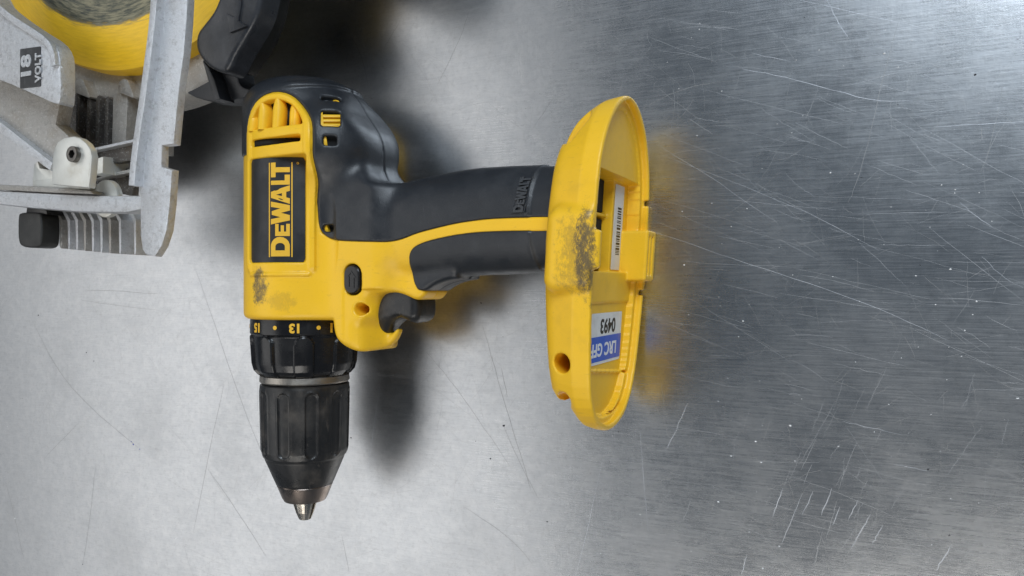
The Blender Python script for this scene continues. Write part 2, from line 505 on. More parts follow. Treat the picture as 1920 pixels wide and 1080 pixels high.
dark_marks = [([(905, 610), (930, 700), (960, 800), (985, 880), (995, 920)], .35), ([(945, 800), (975, 870), (1010, 935)], .28),
              ([(800, 660), (850, 720), (900, 790), (960, 880)], .25), ([(60, 600), (110, 700), (175, 770), (260, 840)], .3),
              ([(365, 500), (400, 600), (430, 690), (470, 800), (500, 870)], .28), ([(420, 720), (390, 860), (362, 1000)], .28),
              ([(180, 870), (165, 1000), (155, 1060)], .28), ([(390, 880), (440, 950), (500, 1045)], .3), ([(82, 860), (150, 790)], .3),
              ([(160, 545), (220, 545), (300, 552)], .35), ([(150, 562), (210, 572), (300, 582)], .25), ([(10, 900), (30, 980), (45, 1050)], .25),
              ([(1690, 20), (1660, 130), (1630, 260), (1600, 360), (1590, 380)], .3), ([(1310, 1030), (1360, 1042), (1420, 1045)], .45),
              ([(1549, 1048), (1558, 1080)], .6), ([(1465, 320), (1400, 380), (1300, 440)], .22), ([(1880, 160), (1870, 220), (1850, 300)], .22),
              ([(880, 20), (860, 80), (820, 160)], .25), ([(660, 70), (680, 110), (690, 160)], .25), ([(750, 40), (720, 90)], .25),
              ([(1200, 205), (1290, 160), (1390, 150)], .3), ([(1000, 240), (1040, 180)], .2), ([(1840, 240), (1842, 262)], .5),
              ([(640, 1000), (655, 1075)], .25), ([(940, 690), (952, 745)], .4), ([(870, 950), (960, 1010), (1000, 1060)], .25)]
light_marks = [([(1390, 130), (1460, 142), (1550, 165), (1640, 190), (1730, 190)], .38), ([(1215, 430), (1330, 470), (1450, 510), (1560, 545), (1700, 600), (1780, 640)], .32),
               ([(1750, 238), (1920, 228)], .4), ([(1290, 755), (1270, 800), (1248, 845)], .45), ([(1800, 380), (1830, 405), (1860, 425)], .32),
               ([(1550, 0), (1570, 40), (1590, 70)], .35), ([(1500, 0), (1610, 25), (1740, 55)], .28), ([(1580, 790), (1690, 815)], .32),
               ([(1675, 870), (1740, 883)], .4), ([(1468, 915), (1448, 970)], .55), ([(1505, 925), (1465, 1020)], .42), ([(1525, 920), (1505, 965)], .5),
               ([(1560, 915), (1540, 965)], .6), ([(1632, 965), (1595, 1030)], .6), ([(1655, 985), (1635, 1020)], .5), ([(1785, 1020), (1755, 1070)], .6),
               ([(1610, 935), (1590, 975)], .4), ([(1575, 950), (1562, 985)], .4), ([(1400, 1040), (1390, 1080)], .45), ([(1200, 810), (1215, 1000)], .3),
               ([(690, 880), (715, 700)], .3), ([(1130, 860), (1100, 1000), (1080, 1080)], .3), ([(700, 620), (670, 700)], .25), ([(1240, 290), (1500, 390), (1650, 470)], .2),
               ([(1230, 270), (1330, 330), (1460, 420)], .22), ([(1410, 100), (1480, 115)], .3), ([(1840, 480), (1880, 520), (1920, 540)], .2)]
ml, md = [], []
for _ in range(240):
    px, py = rng.uniform(1180, 1920), rng.uniform(0, 1080)
    ln = rng.uniform(20, 150) * (1 if rng.random() < .8 else 2); a = math.radians(rng.gauss(14, 12))
    if py > 760 and rng.random() < .6: a = math.radians(rng.gauss(-68, 9)); ln *= .5
    ml.append(([(px, py), (px + ln * .5 * math.cos(a), py + ln * .5 * math.sin(a) + rng.gauss(0, 2)), (px + ln * math.cos(a), py + ln * math.sin(a))], rng.uniform(.06, .13)))
for _ in range(1300):
    px, py = rng.uniform(0, 1920), rng.uniform(0, 1080)
    ln = rng.uniform(15, 110); a = rng.uniform(0, math.pi)
    md.append(([(px, py), (px + ln * .5 * math.cos(a) + rng.gauss(0, 4), py + ln * .5 * math.sin(a) + rng.gauss(0, 4)), (px + ln * math.cos(a), py + ln * math.sin(a))], rng.uniform(.05, .13)))
strips('dark_scratches', [(pline(p), w * .85) for p, w in dark_marks], scr_dark, .04)
strips('bright_scratches', [(pline(p), w * .8) for p, w in light_marks], scr_light, .05)
strips('pale_scratches', [(pline(p), w) for p, w in ml], scr_mid, .03)
strips('faint_scratches', [(pline(p), w) for p, w in md], scr_soft, .02)

def flecks(name, spots, mat):
    bm = bmesh.new()
    for px, py, r in spots:
        r *= .72
        x, y = at(px, py, 0); n = rng.randint(5, 7); a0 = rng.uniform(0, 6)
        vs = [(x + r * rng.uniform(.5, 1.3) * math.cos(a0 + i * 6.283 / n), y + r * rng.uniform(.4, 1.0) * math.sin(a0 + i * 6.283 / n)) for i in range(n)]
        lo = [bm.verts.new((a / 1000, b / 1000, .00001)) for a, b in vs]
        hi = [bm.verts.new(((x + (a - x) * .5) / 1000, (y + (b - y) * .5) / 1000, r * .0005)) for a, b in vs]
        bm.faces.new(hi)
        for i in range(n): bm.faces.new((lo[i], lo[(i + 1) % n], hi[(i + 1) % n], hi[i]))
    bmesh.ops.recalc_face_normals(bm, faces=bm.faces)
    me = bpy.data.meshes.new(name); bm.to_mesh(me); bm.free()
    o = link_mesh(name, me, mat, bench); o['kind'] = 'stuff'
    return o
wsp = [(1659, 100, .8), (1557, 324, .7), (1782, 505, .8), (1717, 517, .6), (1765, 347, .5), (1790, 362, .4), (1283, 497, .6), (1482, 798, .9),
       (1393, 602, .7), (1417, 828, .6), (1371, 855, .7), (1347, 941, .8), (1427, 867, .7), (1908, 747, .7), (1824, 590, .5), (1754, 571, .5),
       (1831, 565, .5), (1430, 1066, .7), (1461, 1024, .5), (28, 972, .8), (14, 800, .6), (330, 1010, .7), (740, 615, .7), (1200, 965, .5), (1572, 837, .5)]
wsp += [(rng.uniform(1220, 1920), rng.uniform(0, 1080), rng.uniform(.2, .45)) for _ in range(90)]
wsp += [(rng.uniform(0, 1200), rng.uniform(500, 1080), rng.uniform(.2, .35)) for _ in range(30)]
dsp = [(945, 798, 1.1), (1026, 978, .7), (658, 821, .7), (892, 827, .5), (72, 591, .9), (162, 661, .8), (176, 677, .7), (902, 568, .7), (1160, 809, .6),
       (1332, 522, .7), (1828, 140, .8), (1740, 880, .8), (1780, 1004, .7), (1615, 333, .5), (920, 860, .9), (155, 1058, .7)]
dsp += [(rng.uniform(0, 1920), rng.uniform(0, 1080), rng.uniform(.18, .38)) for _ in range(70)]
flecks('white_dust_flecks', wsp, mat_plain('white_grit', (.8, .8, .8), .6))
flecks('dark_grit_flecks', dsp, mat_plain('dark_grit', (.04, .04, .045), .6))
flecks('blue_ink_fleck', [(250, 833, 1.0), (246, 828, .7), (262, 842, .6)], mat_plain('blue_ink_mark', (.10, .12, .42), .6))

# ================================================================== the drill
drill = thing('cordless_drill', (AX / 1000, 0, ZC / 1000),
              'yellow and charcoal cordless drill lying on its side without a battery', 'drill')

RB = 29.0
S0, SW, ST = 6.5, 18.0, 72.0        # side capsule: centre, half width (round the barrel), start of its arch
def cyl(s, y, r):
    a = s / RB
    return (r * math.sin(a), y, r * math.cos(a))

PROFILE = np.vstack([
    [(-45, 112), (12, 112), (19, 103), (26, 97)],
    chaikin([(26, 97), (30.5, 93.5), (36, 83), (40, 78), (45, 71), (47, 62), (47, 54), (50, 48.3), (56, 46), (66, 48.3), (79, 51.5), (92, 52.7), (103.5, 53), (134, 52), (150, 51.5)], 2, False),
    [(150, 6.6)],
    chaikin([(150, 6.6), (131, 6.4), (114, 5.6), (98, 5.2), (89, 4.4), (82, 2.6), (76.5, -.6), (76, -2.8), (73.5, -5.2), (70.5, -5.4), (68, -4.4), (64, -2.7), (60, -1.7), (56.5, -1.6), (53, -2.9), (50.6, -7),
             (49.6, -12), (49.6, -17), (50.5, -20.3), (52, -21.6), (53.5, -21.2), (55.8, -19.0), (56.4, -20), (54.0, -24.6), (50, -27.6), (45, -29.2), (40, -28.6), (34.5, -25.9), (31.4, -21.4), (30.5, -15)], 2, False),
    [(-45, -15)]])

def body_parts(X, Y, Z):
    rc = np.sqrt(X * X + Z * Z)
    rr = 14.0
    a, b = rc - (RB - rr), Y - (100.5 - rr)
    d = np.sqrt(np.maximum(a, 0) ** 2 + np.maximum(b, 0) ** 2) + np.minimum(np.maximum(a, b), 0) - rr
    q = np.sqrt(((X - 20) / 28.) ** 2 + ((Y - 66) / 27.) ** 2 + (Z / 31.) ** 2)
    d = smin(d, (q - 1) * 27.0, 7)
    d = smin(d, sd_box(X, Y, Z, (29, 12, 0), (31, 42, 18.5), 8), 8)
    cy = 26 + 3.4 * sstep(60, 105, X)
    hy = 23.4 - .8 * sstep(110, 140, X)
    hd = (((np.abs(Y - cy) / hy) ** 2.4 + (np.abs(Z) / 17.8) ** 2.4) ** (1 / 2.4) - 1) * 18
    hd = np.maximum(hd, 38 - X)
    return smin(d, hd, 7)
def body(X, Y, Z):
    p = sd_poly(PROFILE, X, Y)
    b = smax(body_parts(X, Y, Z), p, 3.5)
    low = np.maximum(np.maximum(p, Y - 12), np.maximum(30 - X, X - 92))
    w = 19 - 7.6 * sstep(45, 52, X) * sstep(3, -8, Y) - 8.4 * sstep(39, 51, X) * sstep(-12, -19, Y)
    mask = sstep(30, 38, X) * sstep(4, -1, Y)
    b = smax(b, np.abs(Z) - w - 45 * (1 - mask), 3.0)
    wl = np.minimum(w - .6, 15.5 - 4.2 * sstep(54, 68, X))
    return smin(b, smax(low, np.abs(Z) - wl, 3.5), 2.0)
def body_top(X, Y):
    z = np.linspace(45, 0, 451)
    d = body(np.full_like(z, X), np.full_like(z, Y), z)
    return float(z[np.argmax(d < 0)])

def sco(X, Z): return RB * np.arctan2(X, np.abs(Z) + 1e-6)
def caps(X, Y, Z):
    s = sco(X, Z)
    s = s * (1 + .12 * sstep(46, 62, Y) * sstep(8, 24, s))
    return np.sqrt((s - S0) ** 2 + np.maximum(Y - ST, 0) ** 2) - SW

REAR = chaikin([(-60, 125), (160, 125), (160, 28.2), (142, 28.2), (122, 28.8), (110, 28.7), (97, 27.6), (87, 25.9), (76, 23.8), (69, 21.4), (62, 20.3), (54, 20.5),
                (36, 21.4), (29, 22.8), (25, 27), (24, 33), (23.5, 40), (12, 62), (-60, 66)], 2)
FRONT = chaikin([(160, 23.3), (139, 23.2), (115, 23.9), (99, 23.3), (85.6, 21.4), (77, 19.4), (72.2, 16.6), (70.4, 11), (70.4, 3.5), (72, .5), (73, -.9), (76, -1.4), (92, -2), (160, -2)], 2)

def ray_hit(px, py):
    """first point of the drill body seen at a photograph pixel, with its surface frame"""
    z = np.linspace(45, -5, 1500)
    pts = np.array([at(px, py, ZC + q) for q in z]); X, Y = pts[:, 0] - AX, pts[:, 1]
    k = int(np.argmax(body(X, Y, z) < 0))
    P = np.array([X[k], Y[k], z[k]]); e = .8
    g = np.array([float(body(np.array([P[0] + e * a]), np.array([P[1] + e * b]), np.array([P[2] + e * c]))[0] - body(np.array([P[0] - e * a]), np.array([P[1] - e * b]), np.array([P[2] - e * c]))[0])
                  for a, b, c in ((1, 0, 0), (0, 1, 0), (0, 0, 1))])
    n = g / np.linalg.norm(g)
    e1 = np.cross((0, 1, 0), n); e1 /= np.linalg.norm(e1)
    return P, n, e1, np.cross(n, e1)
WINDOWS = [(ray_hit(620, 222), (4.3, 4.2), 1.3, 4.2), (ray_hit(619, 264), (2.9, 2.0), .8, 3.5), (ray_hit(621, 187), (4.6, 1.9), 1.8, 2.0), (ray_hit(617, 428), (2.9, 1.5), 1.2, 3.5)]
def window_cut(d, X, Y, Z, extra=0.0):
    for (P, n, e1, e2), hh, r, dep in WINDOWS:
        dx, dy, dz = X - P[0], Y - P[1], Z - P[2]
        a = dx * e1[0] + dy * e1[1] + dz * e1[2]; b = dx * e2[0] + dy * e2[1] + dz * e2[2]; c = dx * n[0] + dy * n[1] + dz * n[2]
        w = np.maximum(sd_rect(a, b, (0, 0), (hh[0] + extra, hh[1] + extra), r), np.maximum(-dep - extra - c, c - 6))
        d = smax(d, -w, .9)
    return d
def f_yellow(X, Y, Z):
    b = body(X, Y, Z)
    c = caps(X, Y, Z)
    side = sstep(2, 6, np.abs(Z))
    reg = np.minimum(np.maximum(sd_poly(REAR, X, Y), -c + .8), sd_poly(FRONT, X, Y))
    b = b + .9 * sstep(.2, -1.0, reg)                                   # sits below the soft overmould
    lift = sstep(.5, -.5, c) * side * sstep(8, 12, Y + 2.0)
    s = sco(X, Z)
    rim = sstep(-3.6, -2.4, c)
    b = b - lift * (1.25 * rim + .35 * (1 - rim))
    b = b - .9 * sstep(.9, 0, np.abs(Y - 6.3) - .4) * sstep(1, -1, np.abs(s - S0) - 16) * side
    win = np.maximum(np.maximum(c + 3.0, 74.2 - Y), -1e3)               # arched vent opening
    slot = sd_rect(s, Y, (S0 - 1.2, 67.8), (13.4, 1.7), .4)
    label = sd_rect(s, Y, (S0 - .8, 36.2), (14.9, 24.3), 1.2)
    deep = np.minimum(win, slot)
    rc = np.sqrt(X * X + Z * Z)
    b = smax(b, -np.maximum(deep, 21.5 - rc), .5)
    b = smax(b, -np.maximum(label, 28.2 - rc + 0 * Y), .5)
    b = window_cut(b, X, Y, Z, 1.0)
    hole = np.sqrt((X - 45.8) ** 2 + (Y + 9.6) ** 2)
    b = smax(b, -np.maximum(hole - 2.8, 6 - np.abs(Z)), 1.2)
    btn = sd_rect(X, Y, (42.6, 3.9), (4.9, 7.1), 4.6)
    b = smax(b, -np.maximum(btn, 13 - Z), .6)
    b = b + .35 * np.exp(-(Z / .5) ** 2)
    return b

def over(b, reg, X, Y, Z):
    stepd = sstep(129.2, 130.2, X - .004 * (Y - 28) ** 2)
    ridge = np.exp(-((X - 129.7 - .004 * (Y - 28) ** 2) / .7) ** 2)
    b = b - .8 + .55 * stepd - .35 * ridge
    b = b + .55 * np.exp(-(Z / .55) ** 2)
    return smax(b, reg, 1.3)
def f_rear(X, Y, Z):
    c = caps(X, Y, Z)
    reg = smax(sd_poly(REAR, X, Y), -c + .55, 1.2)
    b = body(X, Y, Z)
    # moulded ridges over the tail
    b = b - 1.0 * sstep(1.5, .3, np.abs(Y - 93 - .12 * X) - .6) * sstep(6, 14, X) * sstep(38, 32, X)
    d = over(b, reg, X, Y, Z)
    return window_cut(d, X, Y, Z)
def f_front(X, Y, Z):
    return over(body(X, Y, Z), sd_poly(FRONT, X, Y), X, Y, Z)

HV = .62
sdf_object('housing', f_yellow, (-33, -32, -34), (146, 104, 34), HV, yellow, drill)
sdf_object('rear_overmould', f_rear, (-33, 16, -34), (146, 106, 34), HV, rubber, drill)
sdf_object('front_grip', f_front, (66, -6, -21), (146, 27, 21), HV, rubber, drill)

# --- vent ribs, black sheets behind them in place of the openings' shade
def patch(name, s0, s1, y0, y1, r, mat, parent, n=24):
    V = []; F = []
    for i in range(n + 1):
        s = s0 + (s1 - s0) * i / n
        V += [[v / 1000 for v in cyl(s, y0, r)], [v / 1000 for v in cyl(s, y1, r)]]
    F = [(2 * i, 2 * i + 2, 2 * i + 3, 2 * i + 1) for i in range(n)]
    me = bpy.data.meshes.new(name); me.from_pydata(V, [], F); me.shade_smooth()
    o = link_mesh(name, me, mat, parent)
    md_ = o.modifiers.new('thickness', 'SOLIDIFY'); md_.thickness = .0006; md_.offset = -1
    return o
patch('vent_shade_sheet', S0 - 17, S0 + 17, 73.8, 88, 25.0, dark, drill)
patch('slot_shade_sheet', S0 - 14.4, S0 + 12.0, 66.2, 69.4, 27.9, dark, drill)  # black sheet painting the slot's shade
def rib(s, w, ytop):
    V, F = [], []; y0 = 73.6; n, m = 18, 10
    for i in range(n + 1):
        t = i / n; y = y0 + (ytop - y0) * t
        ww = w * .36 * (1 - .62 * max(0, (t - .55) / .45) ** 2.2) * (1 + .06 * math.sin(t * 3))
        for j in range(m + 1):
            a = math.pi * j / m
            rr = 25.0 + 5.6 * math.sin(a) ** .7 * (1 - .10 * t * t) - max(0, y - 86.5) ** 2 * .16
            V.append([v / 1000 for v in cyl(s + .6 * math.sin(t * 1.6) + ww * math.cos(a), y, rr)])
    for i in range(n):
        for j in range(m):
            k = i * (m + 1) + j; F.append((k, k + 1, k + m + 2, k + m + 1))
    F.append(tuple(n * (m + 1) + j for j in range(m + 1)))
    me = bpy.data.meshes.new('vent_rib'); me.from_pydata(V, [], F)
    bm = bmesh.new(); bm.from_mesh(me); bmesh.ops.recalc_face_normals(bm, faces=bm.faces); bm.to_mesh(me); bm.free()
    me.shade_smooth()
    return link_mesh('vent_rib', me, yellow, drill)
for s, w, yt in ((-8.2, 6.0, 81.5), (-1.2, 8.2, 86.6), (7.2, 8.6, 88.4), (15.4, 8.2, 86.6)): rib(s, w, yt)

def framed(fr):
    P, n, e1, e2 = fr
    return lambda c: Vector(P + e1 * c[0] + e2 * c[1] + n * c[2])
for i, (fr, hh, r, dep) in enumerate(WINDOWS):
    xf = framed(fr)
    if i == 2:
        slab('screw_boss', [(2.2 + 1.5 * math.cos(k * .4488), 1.5 * math.sin(k * .4488)) for k in range(14)], -4, -.7, yellow, drill, .3,
             holes=[[(2.2 + .75 * math.cos(k * .4488), .75 * math.sin(k * .4488)) for k in range(14)]], xf=xf)
        continue
    slab('window_shade_plate', rrect(-hh[0] - .3, -hh[1] - .3, hh[0] + .3, hh[1] + .3, r), -dep - 1, -dep + .5, dark, drill, xf=xf)  # dark plate that paints the shade of the window's depth
    if i == 0:
        for b in (-2.6, -.1, 2.4):
            slab('louvre', [(-hh[0], b - 1.1), (-hh[0] + 1, b - 1.1), (hh[0], b - .6), (hh[0], b + .8), (-hh[0] + 1, b + .5), (-hh[0], b + .5)], -dep, -.9, yellow, drill, .5, xf=xf)
        slab('louvre_post', [(-hh[0] - .3, -hh[1]), (-hh[0] + 1.4, -hh[1]), (-hh[0] + .7, hh[1]), (-hh[0] - .3, hh[1])], -dep, -.7, yellow, drill, .4, xf=xf)
        slab('louvre_sill', [(-hh[0], -hh[1] - .3), (hh[0], -hh[1] - .3), (hh[0], -hh[1] + .7), (-hh[0], -hh[1] + .9)], -dep, -.8, yellow, drill, .3, xf=xf)
    else:
        slab('vent_post', [(-hh[0] - .3, -hh[1]), (-hh[0] + 1.8, -hh[1]), (-hh[0] + 1.2, hh[1]), (-hh[0] - .3, hh[1])], -dep, -1.0, yellow, drill, .3, xf=xf)
# --- name plate
def label_plate():
    V, F = [], []; n = 40; w, rr = 14.6, 1.6
    for i in range(n + 1):
        s = -w + 2 * w * i / n; e = max(0, abs(s) - (w - rr)); cutc = rr - math.sqrt(max(0, rr * rr - e * e))
        for y, r in ((12.0 + cutc, 27.6), (12.0 + cutc, 28.95), (60.3 - cutc, 28.95), (60.3 - cutc, 27.6)):
            V.append([q / 1000 for q in cyl(S0 - .8 + s, y, r)])
    for i in range(n):
        for j in range(3):
            k = i * 4 + j; F.append((k, k + 1, k + 5, k + 4))
    F += [(0, 1, 2, 3), tuple(n * 4 + j for j in (3, 2, 1, 0))]
    me = bpy.data.meshes.new('label_panel'); me.from_pydata(V, [], F)
    bm = bmesh.new(); bm.from_mesh(me); bmesh.ops.recalc_face_normals(bm, faces=bm.faces); bm.to_mesh(me); bm.free()
    return link_mesh('label_panel', me, label_black, drill)
pl = label_plate()
def ltr(ch):
    if ch == 'D': return [([(0, 0), (.52, 0)] + arc(.52, .5, .46, -80, 80, 8, .5) + [(.52, 1), (0, 1)], [[(.30, .25), (.50, .25)] + arc(.5, .5, .18, -70, 70, 5, .25) + [(.5, .75), (.30, .75)]])]
    if ch == 'E': return [([(0, 0), (1, 0), (1, .24), (.36, .24), (.36, .39), (.88, .39), (.88, .61), (.36, .61), (.36, .76), (1, .76), (1, 1), (0, 1)], [])]
    if ch == 'W': return [([(0, 1), (.17, 0), (.40, 0), (.5, .45), (.60, 0), (.83, 0), (1, 1), (.77, 1), (.69, .48), (.58, .95), (.42, .95), (.31, .48), (.23, 1)], [])]
    if ch == 'A': return [([(0, 0), (.30, 0), (.35, .18), (.65, .18), (.70, 0), (1, 0), (.66, 1), (.34, 1)], [[(.42, .40), (.58, .40), (.50, .72)]])]
    if ch == 'L': return [([(0, 0), (1, 0), (1, .26), (.42, .26), (.42, 1), (0, 1)], [])]
    if ch == 'T': return [([(.33, 0), (.67, 0), (.67, .74), (1, .74), (1, 1), (0, 1), (0, .74), (.33, .74)], [])]
LAY = [('D', 0.0, 9.2, 0, 9.2), ('E', 9.4, 5.6, 0, 7.0), ('W', 14.8, 10.6, 0, 9.2), ('A', 24.2, 8.6, 0, 9.2), ('L', 33.1, 4.6, 0, 9.2), ('T', 36.6, 6.8, 0, 9.2)]
def wordmark(name, mapf, mat, parent, thick, rules=True, sub=0):
    for ch, x, w, y, h in LAY:
        joined(name, [([(x + p[0] * w, y + p[1] * h) for p in o], [[(x + q[0] * w, y + q[1] * h) for q in hh] for hh in hs]) for o, hs in ltr(ch)], mapf, mat, parent, thick, sub)
    if rules:
        for y in (-1.25, 9.75):
            joined('letter_rule', [([(-.3, y), (43.4, y), (43.4, y + .55), (-.3, y + .55)], [])], mapf, mat, parent, thick, 0)
wordmark('letter', lambda a, b, h: cyl(13.4 - b, 14.6 + a, 28.9 + h), yellow_print, pl, .18, True, 2)
joined('registered_mark', [(arc(0, 0, .55, 0, 330, 10), [arc(0, 0, .3, 0, 330, 8)])], lambda a, b, h: cyl(17 - b, 57.6 + a, 28.9 + h), yellow_print, pl, .15)

# --- direction button, trigger
zt = body_top(42.6, 3.9)
bt = slab('direction_button', rrect(38.2, -2.6, 47.0, 10.4, 4.3, 7), 8, zt + .9, gloss, drill, 1.2, segs=3)
joined('button_arrow', [([(40.4, -.4), (44.8, -.4), (44.8, 5.2), (46.2, 5.2), (42.6, 9.0), (39.0, 5.2), (40.4, 5.2)], [[(41.2, .4), (44.0, .4), (44.0, 5.9), (44.6, 6.0), (42.6, 8.0), (40.6, 6.0), (41.2, 5.9)]])],
       lambda a, b, h: (42.6 + (a - 42.6) * .75, 3.9 + (b - 4.3) * .85, zt + .85 + h), gloss, bt, .35)
TRIG = chaikin([(49, 3), (46.3, -6), (46.0, -17), (47.6, -21.6), (51, -21.8), (52.6, -20.3), (55.0, -15.9), (60.0, -13.4), (63.5, -14.6), (67.6, -16.4), (71.4, -14.0), (71.6, -5.0), (69, 3)], 2)
def f_trigger(X, Y, Z):
    p = sd_poly(TRIG, X, Y)
    w = 9.2 - 4.2 * sstep(-12, -22, Y) + 0 * X
    return smax(p, np.abs(Z) - w, 4.5)
sdf_object('trigger', f_trigger, (44, -24, -11), (82, 4, 11), .5, black, drill)

# --- torque collar, chuck
cp = resample([(-14.2, 20), (-14.2, 25.2), (-14.9, 26.0), (-22.5, 26.2), (-24, 26.2), (-36.5, 25.4), (-40, 24.4), (-42.2, 22.4), (-42.8, 21.2), (-42.8, 10)], .45)
def collar_disp(T, Y):
    ph = (T - math.radians(-6) + math.pi / 8) % (math.pi / 4) - math.pi / 8
    wa = ph * 26
    cen = -26.5
    arch = np.sqrt(wa ** 2 + np.maximum(Y - cen - -1.0, 0) ** 2) - 4.6
    return -1.5 * sstep(.35, -.5, -arch) * sstep(-21.8, -23.4, Y)
col_o = lathe('torque_collar', cp, gloss, drill, 280, collar_disp)
def on_collar(th0, r):
    def f(a, b, h):
        t = math.radians(th0) - a / r
        return ((r + h) * math.sin(t), -18.6 - b, (r + h) * math.cos(t))
    return f
VIEW = 40.0
def coll_ang(px): return VIEW + math.degrees(math.asin(max(-1, min(1, (px - 572) / 98.5))))
for px, tx in ((490, '15'), (555, '13'), (622, '11')):
    text_object('dial_number', tx, 5.8, .26, on_collar(coll_ang(px), 26.25), yellow_print, col_o, .12)
for px in (473.6, 521, 595):
    joined('dial_dot', [(arc(0, 0, 1.0, 0, 330, 11), [])], on_collar(coll_ang(px), 26.25), yellow_print, col_o, .12)
lathe('chuck_ring', [(-42.4, 8), (-42.4, 20.6), (-42.9, 21.6), (-45.6, 21.8), (-46.3, 21.2), (-46.3, 8)], ring_metal, drill, 120)
sp = resample([(-46.9, 8), (-46.9, 20.6), (-47.5, 21.5), (-49, 21.7), (-79.5, 21.0), (-82.5, 20.2), (-83.4, 19.4), (-84.2, 19.2), (-96.5, 14.0), (-97.0, 13.4), (-97.0, 6)], .5)
def sleeve_disp(T, Y):
    ph = (T - math.radians(48) + math.pi / 10) % (math.pi / 5) - math.pi / 10
    wa = ph * 21.7
    yy = np.maximum(np.abs(Y + 65.5) - 12.5, 0)
    groove = np.sqrt(wa ** 2 + yy ** 2) - 3.0
    return -.75 * sstep(.3, -.5, groove) + .25 * sstep(.7, .2, np.abs(groove - .5))
lathe('chuck_sleeve', sp, black, drill, 300, sleeve_disp)
lathe('chuck_nose', [(-96.8, 5), (-96.8, 13.2), (-97.4, 13.6), (-103.4, 11.2), (-105.2, 10.2), (-105.4, 9.4), (-104.6, 5.8), (-101, 5.0)], nose_metal, drill, 96, None, False)
for k in range(3):
    a0 = math.radians(30 + 120 * k)
    V, F = [], []; rows = [(-100, 6.2), (-106.5, 5.9), (-111.5, 4.4), (-115.0, 2.9), (-115.3, 2.2)]; m = 7
    for y, r in rows:
        V.append((0.45 * math.sin(a0), y, .45 * math.cos(a0)))
        for j in range(m + 1):
            a = a0 + math.radians(-50 + 100 * j / m); V.append((r * math.sin(a), y, r * math.cos(a)))
    w = m + 2
    for i in range(len(rows) - 1):
        for j in range(w):
            F.append((i * w + j, i * w + (j + 1) % w, (i + 1) * w + (j + 1) % w, (i + 1) * w + j))
    F.append(tuple((len(rows) - 1) * w + j for j in range(w)))
    me = bpy.data.meshes.new('chuck_jaw'); me.from_pydata([[q / 1000 for q in v] for v in V], [], F)
    bm = bmesh.new(); bm.from_mesh(me); bmesh.ops.recalc_face_normals(bm, faces=bm.faces); bm.to_mesh(me); bm.free()
    link_mesh('chuck_jaw', me, jaw_metal, drill)

# --- raised name on the grip
zg = 17.9
def grip_map(a, b, h):
    x, y = 129.0 - b * .5 - (a / 43) * -2.6 - 1.3, 30.8 + a * .345
    return (x, y, zgf(x, y) + .85 + h)
def zgf(x, y):
    t = min(1, abs(y - 29.4) / 23.2)
    return 17.9 * (1 - t ** 2.4) ** (1 / 2.4) + .35
wordmark('raised_letter', grip_map, rubber_emboss, drill, .45, True, 1)

